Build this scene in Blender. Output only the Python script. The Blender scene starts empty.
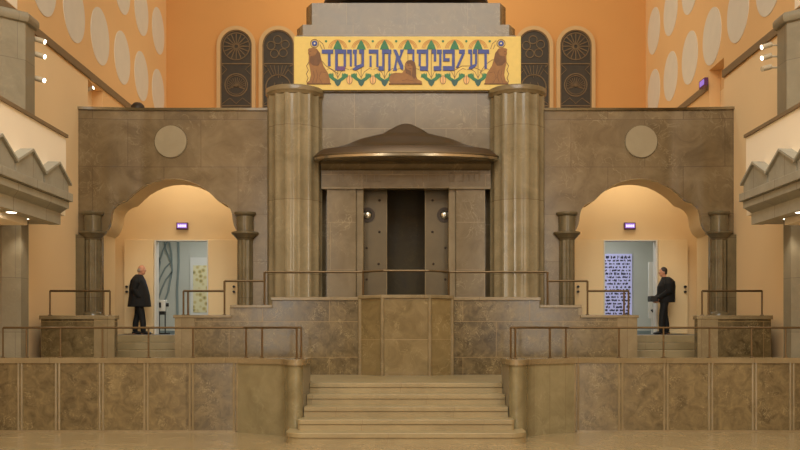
import bpy, bmesh, math, random
from mathutils import Vector, Matrix
random.seed(7)
PI = math.pi
SC = bpy.context.scene
COL = SC.collection

# ------------------------------------------------------------------ camera
F = 930.0                    # focal length in pixels of an 800 px wide frame
EYE = 1.72
cam_d = bpy.data.cameras.new('camera'); cam = bpy.data.objects.new('camera', cam_d); COL.objects.link(cam)
cam.location = (0, 0, EYE); cam.rotation_euler = (PI/2, 0, 0)
cam_d.sensor_width = 36; cam_d.lens = F/800*36
cam_d.shift_x = -6/800; cam_d.shift_y = 106/800
cam_d.clip_end = 200
SC.camera = cam
SC.view_settings.view_transform = 'Standard'; SC.view_settings.look = 'None'
SC.view_settings.gamma = 1; SC.view_settings.use_curve_mapping = False
SC.view_settings.exposure = 0.0

# ------------------------------------------------------------------ world and big lights
w = bpy.data.worlds.new('world'); SC.world = w; w.use_nodes = True
w.node_tree.nodes['Background'].inputs[0].default_value = (1.0, 0.93, 0.76, 1)
w.node_tree.nodes['Background'].inputs[1].default_value = 0.42

def area(name, loc, target, sx, sy, power, col):
    d = bpy.data.lights.new(name, 'AREA'); d.shape = 'RECTANGLE'; d.size = sx; d.size_y = sy
    d.energy = power; d.color = col
    o = bpy.data.objects.new(name, d); COL.objects.link(o); o.location = loc
    o.rotation_euler = (Vector(target)-Vector(loc)).to_track_quat('-Z', 'Y').to_euler()
    return o
WARM = (1.0, 0.84, 0.62)
area('skylight_lamp', (0, -1, 15.6), (0, 0.5, 0), 12, 21, 4700, (1.0, 0.95, 0.85))
for sx in (-1, 1):      # tall windows of the entrance wall, facing the ark
    area('hall_window_light', (sx*6.9, -11.8, 5.4), (sx*4.6, 22, 4.6), .7, 10, 520, (1.0, 0.96, 0.86))
area('choir_lamp', (0, 25.5, 14.5), (0.8, 29.9, 9), 7, 1.0, 260, (1.0, 0.93, 0.74))

# ------------------------------------------------------------------ helpers
def pz(py, Y): return EYE + (331-py)/F*Y
def px(x, Y): return (x-406)/F*Y

def finish(bm, name, mat, smooth=True, ang=35):
    bmesh.ops.remove_doubles(bm, verts=bm.verts, dist=1e-5)
    bmesh.ops.recalc_face_normals(bm, faces=bm.faces)
    me = bpy.data.meshes.new(name); bm.to_mesh(me); bm.free()
    if mat is not None:
        for m in (mat if isinstance(mat, (list, tuple)) else [mat]): me.materials.append(m)
    if smooth:
        for p in me.polygons: p.use_smooth = True
        me.set_sharp_from_angle(angle=math.radians(ang))
    return me

def worldloc(o):
    v = Vector((0, 0, 0))
    while o is not None:
        v += o.location; o = o.parent
    return v

def obj(name, bm, mat, parent=None, ang=35, bevel=0):
    """link bm (in hall coordinates) as ONE mesh object"""
    me = finish(bm, name, mat, True, ang)
    o = bpy.data.objects.new(name, me); COL.objects.link(o)
    if parent:
        org = worldloc(parent); o.parent = parent
    else:
        xs = [v.co.x for v in me.vertices]; ys = [v.co.y for v in me.vertices]; zs = [v.co.z for v in me.vertices]
        org = Vector(((min(xs)+max(xs))/2, (min(ys)+max(ys))/2, min(zs))); o.location = org
    me.transform(Matrix.Translation(-org))
    if bevel:
        b = o.modifiers.new('bevel', 'BEVEL'); b.width = bevel; b.segments = 2; b.limit_method = 'ANGLE'; b.angle_limit = math.radians(40)
    return o

def tag(o, label, cat, group=None):
    o['label'] = label; o['category'] = cat
    if group: o['group'] = group
    return o
def thing(name, loc, label, cat, group=None):
    o = bpy.data.objects.new(name, None); COL.objects.link(o); o.location = loc
    o.empty_display_size = .2
    return tag(o, label, cat, group)
def struct(name, bm, mat, parent=None, bevel=0):
    o = obj(name, bm, mat, parent, bevel=bevel)
    if not parent: o['kind'] = 'structure'
    return o
def copy_tree(o, parent=None):
    c = o.copy(); COL.objects.link(c); c.parent = parent
    for ch in list(o.children): copy_tree(ch, c)
    return c

def B(): return bmesh.new()
def box(bm, x0, x1, y0, y1, z0, z1):
    vs = [bm.verts.new((x, y, z)) for x in (x0, x1) for y in (y0, y1) for z in (z0, z1)]
    for f in ((0,1,3,2),(4,6,7,5),(0,4,5,1),(2,3,7,6),(0,2,6,4),(1,5,7,3)): bm.faces.new([vs[i] for i in f])
    return bm
def prism(bm, pts, axis, a, b):
    """pts 2-D; axis 'y': pts=(x,z) ; 'z': pts=(x,y) ; 'x': pts=(y,z)"""
    def mk(p, t):
        return (p[0], t, p[1]) if axis == 'y' else ((p[0], p[1], t) if axis == 'z' else (t, p[0], p[1]))
    A = [bm.verts.new(mk(p, a)) for p in pts]; C = [bm.verts.new(mk(p, b)) for p in pts]
    n = len(pts)
    bm.faces.new(A); bm.faces.new(C[::-1])
    for i in range(n): bm.faces.new((A[i], A[(i+1) % n], C[(i+1) % n], C[i]))
    return bm
def lathe(bm, prof, c, n=32, sx=1, sy=1):
    """prof list of (r,z); closed on axis when r==0"""
    rings = []
    for r, z in prof:
        if r < 1e-6: rings.append([bm.verts.new((c[0], c[1], c[2]+z))])
        else: rings.append([bm.verts.new((c[0]+sx*r*math.cos(2*PI*i/n), c[1]+sy*r*math.sin(2*PI*i/n), c[2]+z)) for i in range(n)])
    for a, b in zip(rings[:-1], rings[1:]):
        for i in range(n):
            j = (i+1) % n
            if len(a) == 1 and len(b) == 1: continue
            if len(a) == 1: bm.faces.new((a[0], b[i], b[j]))
            elif len(b) == 1: bm.faces.new((a[i], b[0], a[j]))
            else: bm.faces.new((a[i], a[j], b[j], b[i]))
    if len(rings[0]) > 1: bm.faces.new(rings[0])
    if len(rings[-1]) > 1: bm.faces.new(rings[-1])
    return bm
def tube(bm, pts, rad, n=10, ez=1.0):
    pts = [Vector(p) for p in pts]
    if not isinstance(rad, (list, tuple)): rad = [rad]*len(pts)
    rings = []; up = None
    for i, p in enumerate(pts):
        d = (pts[min(i+1, len(pts)-1)]-pts[max(i-1, 0)]).normalized()
        if up is None: up = Vector((0, 0, 1)) if abs(d.z) < .9 else Vector((0, 1, 0))
        s = d.cross(up).normalized(); u = s.cross(d).normalized(); up = u
        rings.append([bm.verts.new(p+rad[i]*(math.cos(2*PI*k/n)*s+ez*math.sin(2*PI*k/n)*u)) for k in range(n)])
    for a, b in zip(rings[:-1], rings[1:]):
        for k in range(n): bm.faces.new((a[k], a[(k+1) % n], b[(k+1) % n], b[k]))
    bm.faces.new(rings[0]); bm.faces.new(rings[-1][::-1])
    return bm
def cyl(bm, p, q, r, n=16): return tube(bm, [p, q], r, n)
def ellipsoid(bm, c, r, n=16, m=10, rot=None):
    g = bmesh.ops.create_uvsphere(bm, u_segments=n, v_segments=m, radius=1)
    M = Matrix.Translation(Vector(c)) @ (rot or Matrix()) @ Matrix.Diagonal((r[0], r[1], r[2], 1))
    bmesh.ops.transform(bm, matrix=M, verts=g['verts'])
def rings_loft(bm, rs, n=20):
    """rs list of (cx,cy,z,rx,ry)"""
    R = [[bm.verts.new((cx+rx*math.cos(2*PI*i/n), cy+ry*math.sin(2*PI*i/n), z)) for i in range(n)] for cx, cy, z, rx, ry in rs]
    for a, b in zip(R[:-1], R[1:]):
        for i in range(n): bm.faces.new((a[i], a[(i+1) % n], b[(i+1) % n], b[i]))
    bm.faces.new(R[0]); bm.faces.new(R[-1][::-1])
def arc(cx, cz, r, a0, a1, n=12):
    return [(cx+r*math.cos(math.radians(a0+(a1-a0)*i/n)), cz+r*math.sin(math.radians(a0+(a1-a0)*i/n))) for i in range(n+1)]

# ------------------------------------------------------------------ materials
def lin(c):
    return tuple(((v/255)/12.92 if v/255 <= .04045 else ((v/255+.055)/1.055)**2.4) for v in c)+(1,)
def mat_base(name):
    m = bpy.data.materials.new(name); m.use_nodes = True
    return m, m.node_tree.nodes, m.node_tree.links, m.node_tree.nodes['Principled BSDF']
def plain(name, c, rough=.5, metal=0, emit=0, ecol=None, var=.05, vs=3.0):
    m, N, L, P = mat_base(name)
    P.inputs['Roughness'].default_value = rough; P.inputs['Metallic'].default_value = metal
    if var:
        g = N.new('ShaderNodeNewGeometry'); t = N.new('ShaderNodeTexNoise'); t.inputs['Scale'].default_value = vs; t.inputs['Detail'].default_value = 4
        L.new(g.outputs['Position'], t.inputs['Vector'])
        r = N.new('ShaderNodeMapRange'); r.inputs['To Min'].default_value = 1-var*2; r.inputs['To Max'].default_value = 1+var*2
        L.new(t.outputs[0], r.inputs['Value'])
        mx = N.new('ShaderNodeVectorMath'); mx.operation = 'SCALE'; mx.inputs[0].default_value = lin(c)[:3]
        L.new(r.outputs[0], mx.inputs['Scale']); L.new(mx.outputs[0], P.inputs['Base Color'])
    else: P.inputs['Base Color'].default_value = lin(c)
    if emit:
        P.inputs['Emission Color'].default_value = lin(ecol or c); P.inputs['Emission Strength'].default_value = emit
    return m
def olive(c):
    g = (c[0]+c[1]+c[2])/3; c = [v*.86+g*.14 for v in c]; return (c[0]*.985, c[1]*1.0, c[2]*.965)
def stone(name, c1, c2, vein, rough=.22, bw=1.6, bh=.8, mort=.008, joint=None, veins=.5, flat=False, scale=1.0, off=(0, 0, 0), offset=.5):
    """polished slab cladding: slabs by Brick texture, clouds and veins by noise, in hall coordinates"""
    m, N, L, P = mat_base(name); c1, c2, vein = olive(c1), olive(c2), olive(vein)
    g = N.new('ShaderNodeNewGeometry'); sep = N.new('ShaderNodeSeparateXYZ'); L.new(g.outputs['Position'], sep.inputs[0])
    cmb = N.new('ShaderNodeCombineXYZ')
    if flat:
        L.new(sep.outputs['X'], cmb.inputs[0]); L.new(sep.outputs['Y'], cmb.inputs[1])
    else:
        ad = N.new('ShaderNodeMath'); L.new(sep.outputs['X'], ad.inputs[0]); L.new(sep.outputs['Y'], ad.inputs[1])
        L.new(ad.outputs[0], cmb.inputs[0]); L.new(sep.outputs['Z'], cmb.inputs[1])
    ao = N.new('ShaderNodeVectorMath'); ao.inputs[1].default_value = off; L.new(cmb.outputs[0], ao.inputs[0])
    br = N.new('ShaderNodeTexBrick'); L.new(ao.outputs[0], br.inputs['Vector']); br.offset = offset
    br.inputs['Scale'].default_value = 1; br.inputs['Brick Width'].default_value = bw; br.inputs['Row Height'].default_value = bh
    br.inputs['Mortar Size'].default_value = mort; br.inputs['Mortar Smooth'].default_value = .3; br.inputs['Bias'].default_value = 0
    br.inputs['Color1'].default_value = (.0, .0, .0, 1); br.inputs['Color2'].default_value = (1, 1, 1, 1); br.inputs['Mortar'].default_value = (.5, .5, .5, 1)
    no = N.new('ShaderNodeTexNoise'); no.inputs['Scale'].default_value = 1.7*scale; no.inputs['Detail'].default_value = 7; no.inputs['Roughness'].default_value = .62; no.inputs['Distortion'].default_value = .8
    L.new(g.outputs['Position'], no.inputs['Vector'])
    add = N.new('ShaderNodeMath'); add.operation = 'MULTIPLY_ADD'; add.inputs[1].default_value = .30; L.new(br.outputs['Color'], add.inputs[0])
    rr = N.new('ShaderNodeMapRange'); rr.inputs['From Min'].default_value = .32; rr.inputs['From Max'].default_value = .68; rr.inputs['To Max'].default_value = .7
    L.new(no.outputs[0], rr.inputs['Value']); L.new(rr.outputs[0], add.inputs[2])
    mx = N.new('ShaderNodeMixRGB'); mx.inputs[1].default_value = lin(c1); mx.inputs[2].default_value = lin(c2); L.new(add.outputs[0], mx.inputs[0])
    # veins: thin ridges of a warped noise
    v = N.new('ShaderNodeTexNoise'); v.inputs['Scale'].default_value = 2.6*scale; v.inputs['Detail'].default_value = 5; v.inputs['Distortion'].default_value = 1.6
    L.new(g.outputs['Position'], v.inputs['Vector'])
    s1 = N.new('ShaderNodeMath'); s1.operation = 'SUBTRACT'; s1.inputs[1].default_value = .5; L.new(v.outputs[0], s1.inputs[0])
    s2 = N.new('ShaderNodeMath'); s2.operation = 'ABSOLUTE'; L.new(s1.outputs[0], s2.inputs[0])
    s3 = N.new('ShaderNodeMapRange'); s3.inputs['From Min'].default_value = 0; s3.inputs['From Max'].default_value = .022; s3.inputs['To Min'].default_value = veins; s3.inputs['To Max'].default_value = 0
    L.new(s2.outputs[0], s3.inputs['Value'])
    msk = N.new('ShaderNodeTexNoise'); msk.inputs['Scale'].default_value = 1.1*scale; L.new(g.outputs['Position'], msk.inputs['Vector'])
    mr = N.new('ShaderNodeMapRange'); mr.inputs['From Min'].default_value = .45; mr.inputs['From Max'].default_value = .65; L.new(msk.outputs[0], mr.inputs['Value'])
    mm = N.new('ShaderNodeMath'); mm.operation = 'MULTIPLY'; L.new(s3.outputs[0], mm.inputs[0]); L.new(mr.outputs[0], mm.inputs[1])
    mv = N.new('ShaderNodeMixRGB'); mv.inputs[2].default_value = lin(vein); L.new(mm.outputs[0], mv.inputs[0]); L.new(mx.outputs[0], mv.inputs[1])
    out = mv
    if joint:
        mj = N.new('ShaderNodeMixRGB'); mj.inputs[2].default_value = lin(joint); L.new(br.outputs['Fac'], mj.inputs[0]); L.new(mv.outputs[0], mj.inputs[1]); out = mj
    L.new(out.outputs[0], P.inputs['Base Color'])
    r2 = N.new('ShaderNodeMapRange'); r2.inputs['To Min'].default_value = rough*.7; r2.inputs['To Max'].default_value = rough*1.4; L.new(no.outputs[0], r2.inputs['Value'])
    L.new(r2.outputs[0], P.inputs['Roughness'])
    bp = N.new('ShaderNodeBump'); bp.inputs['Strength'].default_value = .12; bp.inputs['Distance'].default_value = .01; bp.invert = True
    L.new(br.outputs['Fac'], bp.inputs['Height']); L.new(bp.outputs[0], P.inputs['Normal'])
    return m

M = {}
M['screen'] = stone('screen_marble', (98, 77, 50), (138, 114, 82), (172, 150, 116), .20, 1.75, 1.12, .006, (88, 70, 48), .45, off=(.35, .0, 0))
M['ark'] = stone('ark_marble', (106, 86, 58), (136, 114, 82), (180, 158, 122), .2, 1.45, 1.12, .006, (150, 130, 96), .5, off=(.2, .2, 0))
M['column'] = stone('column_marble', (126, 110, 84), (160, 142, 112), (182, 166, 136), .15, 60, 1.72, .006, (100, 82, 58), .3, off=(30, .4, 0))
M['bima'] = stone('podium_marble', (66, 51, 30), (126, 104, 68), (184, 160, 116), .2, 1.35, .72, .006, (136, 114, 78), .6, scale=3.2, off=(.3, .25, 0))
M['pulpit'] = stone('pulpit_marble', (108, 88, 54), (142, 118, 78), (186, 162, 118), .22, 3, .80, .005, (150, 128, 92), .6, scale=1.6, off=(.6, .05, 0))
M['parapet'] = stone('parapet_marble', (72, 57, 36), (128, 106, 70), (182, 158, 116), .2, .755, 9, .003, None, .5, scale=3.2, off=(20, 4, 0))
M['nose'] = stone('curved_marble', (112, 99, 70), (146, 131, 98), (176, 160, 126), .06, .5, 9, .004, (96, 80, 54), .3, scale=1.2, off=(.11, 4, 0), offset=0)
M['coping'] = stone('coping_marble', (118, 98, 68), (144, 122, 90), (170, 148, 114), .22, 1.5, 9, .004, (96, 78, 54), .3, off=(0, 4, 0))
M['medal'] = stone('medallion_marble', (146, 127, 98), (164, 145, 115), (180, 162, 132), .35, 60, 9, .001, None, .2)
M['step'] = stone('step_limestone', (132, 112, 78), (158, 136, 98), (176, 156, 120), .4, 1.9, 9, .004, (120, 98, 68), .3, off=(.4, 4, 0))
M['floor'] = stone('floor_limestone', (140, 116, 82), (160, 136, 100), (172, 150, 116), .22, 1.2, 1.2, .006, (120, 98, 70), .25, flat=True)
M['grey'] = stone('gallery_stone', (148, 139, 126), (174, 165, 152), (190, 181, 168), .45, 1.4, .85, .008, (108, 100, 86), .25, off=(.2, .1, 0))
M['pillar'] = stone('pillar_stone', (120, 108, 90), (144, 132, 112), (160, 148, 128), .4, 1.3, 1.0, .006, (100, 92, 78), .25, off=(.5, .3, 0))
M['shaft'] = stone('dark_shaft_marble', (92, 78, 56), (126, 110, 82), (150, 134, 104), .16, 60, 1.4, .005, (78, 64, 46), .3, off=(30, .3, 0))
M['orange'] = plain('orange_plaster', (204, 146, 82), .8, var=.03, vs=.6)
M['orange_side'] = plain('apricot_plaster', (228, 186, 130), .75, var=.03, vs=.6)
M['peach'] = plain('peach_plaster', (240, 210, 164), .75, var=.02, vs=.6)
M['entrance'] = plain('brown_panelled_wall', (104, 88, 64), .6, var=.05)
M['cream'] = plain('cream_plaster', (250, 236, 212), .7, var=.015, vs=.6)
M['disc'] = plain('grey_beige_paint', (220, 212, 196), .75, var=.03)
M['beam'] = plain('brown_beam', (128, 108, 80), .6)
M['alcove'] = plain('warm_alcove_plaster', (222, 196, 150), .7, var=.02, vs=.7)
M['leaf'] = plain('peach_door_paint', (226, 202, 156), .5, var=.015)
M['bronze'] = plain('bronze', (94, 80, 54), .42, .25, var=.12)
M['bronze_lid'] = plain('brown_copper', (92, 74, 54), .36, .5, var=.08)
M['rim'] = plain('polished_rim_bronze', (150, 138, 116), .2, .8, var=.15)
M['gold'] = plain('gold_edge', (98, 82, 58), .35, .6)
M['silver'] = plain('silver_boss', (200, 196, 180), .22, .9)
M['dark'] = plain('dark_bronze', (56, 42, 28), .5, .3)
M['rail'] = plain('brass_rail', (96, 76, 48), .35, .6)
M['pane'] = plain('dark_relief_pane', (54, 42, 24), .5, .1, var=.25, vs=6)
M['tracery'] = plain('bronze_tracery', (112, 88, 56), .5, .2, var=.2, vs=8)
M['surround'] = plain('pale_surround', (196, 160, 112), .8, var=.04)
M['yellow'] = plain('yellow_mosaic', (230, 202, 114), .55, var=.04, vs=9)
M['yellow2'] = plain('ochre_mosaic', (214, 160, 66), .55, var=.06, vs=12)
M['yellow3'] = plain('gold_line_mosaic', (196, 138, 66), .55, var=.06, vs=12)
M['blue'] = plain('blue_mosaic', (62, 76, 150), .5, var=.18, vs=22)
M['violet'] = plain('violet_mosaic', (104, 68, 128), .5, var=.15, vs=22)
M['green'] = plain('green_mosaic', (44, 120, 76), .5, var=.22, vs=16)
M['teal'] = plain('dark_green_mosaic', (40, 88, 84), .5, var=.2, vs=16)
M['lion'] = plain('lion_brown_mosaic', (150, 104, 54), .55, var=.16, vs=9)
M['mane'] = plain('mane_brown_mosaic', (112, 74, 38), .55, var=.2, vs=14)
M['stem'] = plain('brown_line_mosaic', (120, 84, 60), .6, var=.1)
M['pod'] = plain('pale_pod_mosaic', (232, 186, 128), .6, var=.08)
M['whiteline'] = plain('white_mosaic', (236, 226, 190), .6)
M['backroom'] = plain('grey_blue_wall', (192, 194, 184), .7, var=.02)
M['mural'] = plain('mural_line_grey', (126, 138, 136), .7)
M['picture'] = None
M['white'] = plain('white_enamel', (214, 214, 208), .45, var=.02)
M['black'] = plain('black_metal', (26, 26, 26), .45)
M['exitred'] = plain('violet_sign_case', (96, 50, 96), .4)
M['exit'] = plain('lit_exit_sign', (150, 120, 225), .4, emit=.55, var=0)
M['exitfig'] = plain('exit_pictogram', (240, 230, 255), .4, emit=1.0, var=0)
M['lamp'] = plain('lit_lamp_face', (255, 240, 215), .3, emit=7, var=0)
M['lampcase'] = plain('lamp_housing', (190, 176, 150), .4, var=0)
M['skin'] = plain('skin', (196, 140, 108), .5, var=.04, vs=20)
M['greyhair'] = plain('grey_hair', (150, 138, 124), .7, var=.15, vs=60)
M['darkhair'] = plain('dark_hair', (48, 38, 32), .6, var=.15, vs=60)
M['coat'] = plain('black_wool', (7, 7, 7), .85, var=.1, vs=15)
M['trouser'] = plain('black_trouser', (8, 8, 9), .8)
M['navy'] = plain('navy_shirt', (40, 40, 66), .7)
M['shoe'] = plain('black_leather', (16, 15, 15), .35)
M['mat'] = plain('grey_floor', (104, 106, 104), .6)

def picture_mat():
    m, N, L, P = mat_base('botanical_print')
    g = N.new('ShaderNodeNewGeometry'); v = N.new('ShaderNodeTexVoronoi'); v.inputs['Scale'].default_value = 7
    L.new(g.outputs['Position'], v.inputs['Vector'])
    r = N.new('ShaderNodeValToRGB'); L.new(v.outputs['Distance'], r.inputs[0])
    r.color_ramp.elements[0].color = lin((120, 124, 84)); r.color_ramp.elements[0].position = .1
    r.color_ramp.elements[1].color = lin((222, 214, 172)); r.color_ramp.elements[1].position = .55
    e = r.color_ramp.elements.new(.3); e.color = lin((196, 176, 112))
    L.new(r.outputs[0], P.inputs['Base Color']); P.inputs['Roughness'].default_value = .6
    return m
M['picture'] = picture_mat()

# ------------------------------------------------------------------ the hall shell
W = 7.71; YS = 22.0; YD = 24.3; YB = 29.9
FL1 = .835; FL2 = 1.63; POD = 2.04
struct('floor', box(B(), -8.2, 8.2, -12.3, 17.2, -.2, 0), M['floor'])
struct('floor_dais', box(B(), -7.71, 7.71, 16.25, 20.6, 0.002, FL1), M['step'])
struct('floor_upper', box(B(), -8.2, 8.2, 20.6, 28.4, .9, FL2), M['mat'])
for s, side in ((-1, 'left'), (1, 'right')):
    xi, xo = s*W, s*(W+.5)
    a, b = min(xi, xo), max(xi, xo)
    bm = B(); box(bm, a, b, -12.3, 22.55, 0, 7.82)
    a2, b2 = sorted((s*(W+.28), s*(W+.6)))
    box(bm, a2, b2, 22.55, 28.4, .9, 7.82)
    struct('wall_%s' % side, bm, M['peach'])
    bm = B()
    if s < 0:
        box(bm, a, b, -12.3, YB, 7.82, 14.5)
    else:   # on the right the recess cuts up through the beam
        box(bm, a, b, -12.3, 22.55, 7.82, 14.5); box(bm, a, b, 23.65, YB, 7.82, 14.5); box(bm, a, b, 22.55, 23.65, 8.35, 14.5)
        box(bm, a+.28, b+.1, 22.55, 23.65, 7.82, 8.35)
    box(bm, a, b, 23.65, YB, 7.0, 7.82)
    wu = struct('wall_%s_upper' % side, bm, M['orange_side'])
    ca, cb = sorted((s*(W-.02), s*(W+.05)))
    obj('pale_wall_strip', box(B(), ca, cb, 10, 18.4, 8.08, 14.5), M['cream'], wu)
    # painted discs
    for row, zc in ((0, 9.14), (1, 11.05), (2, 12.96)):
        for k in range(6):
            bm = B(); Yc = 19.77+1.83*k
            pts = [(Yc+.705*math.cos(2*PI*i/40), zc+.705*math.sin(2*PI*i/40)) for i in range(40)]
            c1, c2 = sorted((s*(W-.012), s*(W+.02)))
            prism(bm, pts, 'x', c1, c2); obj('painted_disc', bm, M['disc'], wu)
    # string beam
    bm = B(); c1, c2 = sorted((s*(W-.05), s*(W+.1)))
    if s < 0: box(bm, c1, c2, 10, YB, 7.86, 8.03)
    else: box(bm, c1, c2, 10, 22.55, 7.86, 8.03); box(bm, c1, c2, 23.72, YB, 7.86, 8.03)
    o = struct('trim_%d' % (1 if s < 0 else 2), bm, M['beam'])
struct('wall_entrance', box(B(), -8.2, 8.2, -12.3, -12.0, 0, 14.5), M['entrance'])
# back wall above the screen
bm = B()
wins = [(-5.45, 0), (-4.10, 1), (4.10, 2), (5.45, 3)]
struct('wall_back', box(B(), -8.2, 8.2, YB, YB+.4, 6.4, 14.5), M['orange'])
struct('ceiling_alcove', box(B(), -8.2, 8.2, 23.0, YB, 6.55, 6.75), M['cream'])

def arch_outline(cx, hw, zb, zc, n=20):
    return [(cx-hw, zb)]+[(cx+hw*math.cos(PI-PI*i/n), zc+hw*math.sin(PI*i/n)) for i in range(n+1)]+[(cx+hw, zb)]
def band(bm, pts, wd, y0, y1, closed=False):
    """flat strip of width wd following 2-D (x,z) points"""
    P = [Vector(p) for p in pts]; n = len(P); L_, R_ = [], []
    for i in range(n):
        a = P[(i-1) % n] if (closed or i > 0) else P[i]; c = P[(i+1) % n] if (closed or i < n-1) else P[i]
        t = (c-a).normalized(); nn = Vector((-t.y, t.x))*wd/2
        L_.append(P[i]+nn); R_.append(P[i]-nn)
    rg = range(n) if closed else range(n-1)
    vf = [[bm.verts.new((q.x, y, q.y)) for q in S] for S, y in ((L_, y0), (R_, y0), (L_, y1), (R_, y1))]
    for i in rg:
        j = (i+1) % n
        bm.faces.new((vf[0][i], vf[0][j], vf[1][j], vf[1][i])); bm.faces.new((vf[2][i], vf[3][i], vf[3][j], vf[2][j]))
        bm.faces.new((vf[0][i], vf[2][i], vf[2][j], vf[0][j])); bm.faces.new((vf[1][i], vf[1][j], vf[3][j], vf[3][i]))
    if not closed:
        for i in (0, n-1): bm.faces.new((vf[0][i], vf[1][i], vf[3][i], vf[2][i]))
    return bm
def circ(cx, cz, r, n=28): return [(cx+r*math.cos(2*PI*i/n), cz+r*math.sin(2*PI*i/n)) for i in range(n)]

for cx, k in wins:
    zc = 10.88; hw = .52; zb = 8.2
    root = bpy.data.objects.new('window_%d' % (k+1), None); COL.objects.link(root); root.location = (cx, YB, zb); root['kind'] = 'structure'
    bm = B(); band(bm, arch_outline(cx, hw+.045, zb, zc), .12, YB-.09, YB+.02); obj('surround', bm, M['surround'], root)
    prism(b_ := B(), arch_outline(cx, hw, zb, zc), 'y', YB-.03, YB+.01); obj('pane', b_, M['pane'], root)
    bm = B()
    band(bm, arch_outline(cx, hw-.03, zb, zc), .05, YB-.06, YB-.02)
    y0, y1 = YB-.055, YB-.028
    for zz in (10.3, 8.5, 8.95): band(bm, [(cx-hw, zz), (cx+hw, zz)], .035, y0, y1)
    if k in (0, 3):
        band(bm, circ(cx, zc-.02, .43), .03, y0, y1, True); band(bm, circ(cx, zc-.02, .08, 12), .04, y0, y1, True)
        for i in range(16):
            a = 2*PI*i/16; band(bm, [(cx+.1*math.cos(a), zc-.02+.1*math.sin(a)), (cx+.42*math.cos(a), zc-.02+.42*math.sin(a))], .03, y0, y1)
        band(bm, circ(cx, 9.62, .36), .035, y0, y1, True); band(bm, circ(cx, 9.62, .30), .02, y0, y1, True)
        for i in range(12):
            a = PI*i/11; band(bm, [(cx+.04*math.cos(a), 9.55+.04*math.sin(a)), (cx+.28*math.cos(a), 9.6+.26*math.sin(a))], .018, y0, y1)
        band(bm, [(cx-.26, 9.5), (cx, 9.58), (cx+.26, 9.5)], .03, y0, y1)
    else:
        for i in range(5):
            a = 2*PI*i/5+.4; band(bm, circ(cx+.24*math.cos(a), zc-.05+.24*math.sin(a), .13, 14), .025, y0, y1, True)
        band(bm, circ(cx, 9.55, .40), .035, y0, y1, True)
        for i in range(7):
            t = i/6; band(bm, [(cx-.4+.8*t, 10.25), (cx-.2+.4*t, 9.9+.06*math.sin(t*9))], .02, y0, y1)
        band(bm, [(cx-.3, 9.25), (cx-.1, 9.7), (cx, 9.35), (cx+.12, 9.7), (cx+.3, 9.25)], .03, y0, y1)
    for sx in (-1, 1):
        band(bm, [(cx+sx*hw*.9, 10.28), (cx+sx*.3, 10.12), (cx+sx*hw*.9, 9.95)], .02, y0, y1)
        band(bm, [(cx+sx*hw*.9, 9.0), (cx+sx*.2, 9.2), (cx, 9.02)], .02, y0, y1)
    obj('tracery', bm, M['tracery'], root)

# ------------------------------------------------------------------ arched screens
# lower outline of the stone between the piers, traced as a trefoil arch (x in px at YS, z)
ARCH = [(103, 234.5), (106, 232), (108.5, 229), (110.3, 225), (111.4, 220), (112, 214), (113.5, 209.5), (116, 206), (120, 203.2), (126, 201),
        (128.5, 198.6), (133, 194), (139, 189), (146, 184.7), (154, 181.2), (163, 179), (172, 178.2)]
ARCH = ARCH+[(344-x, y) for x, y in ARCH[::-1][1:]]
def xs_(x): return (x-406)/F*YS
def bend(x):
    ax = abs(x)
    return -.085*max(0, ax-6.25) if ax > 6.25 else 0
def screen_slab(s, ya, yb, zt, outer, zpo, zpi, inner=-3.12):
    bm = B()
    cols = [(outer, zpo), (-7.45, zpo), (xs_(103), zpo)]+[(xs_(x), pz(y, YS)) for x, y in ARCH]+[(xs_(241), zpi), (inner, zpi)]
    # bring in a column edge at the bend
    cols2 = []
    for i, c in enumerate(cols):
        if cols2 and cols2[-1][0] < -6.25 < c[0]:
            p = cols2[-1]; t = (-6.25-p[0])/(c[0]-p[0]); cols2.append((-6.25, p[1]+(c[1]-p[1])*t))
        cols2.append(c)
    def V(x, y, z): return bm.verts.new((s*-x, y+bend(x), z))
    prev = None
    for x, z in cols2:
        cur = [V(x, ya, z), V(x, ya, zt), V(x, yb, zt), V(x, yb, z)]
        if prev:
            for i in range(4):
                j = (i+1) % 4; bm.faces.new((prev[i], prev[j], cur[j], cur[i]))
        else: bm.faces.new(cur)
        prev = cur
    bm.faces.new(prev[::-1])
    return bm
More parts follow.
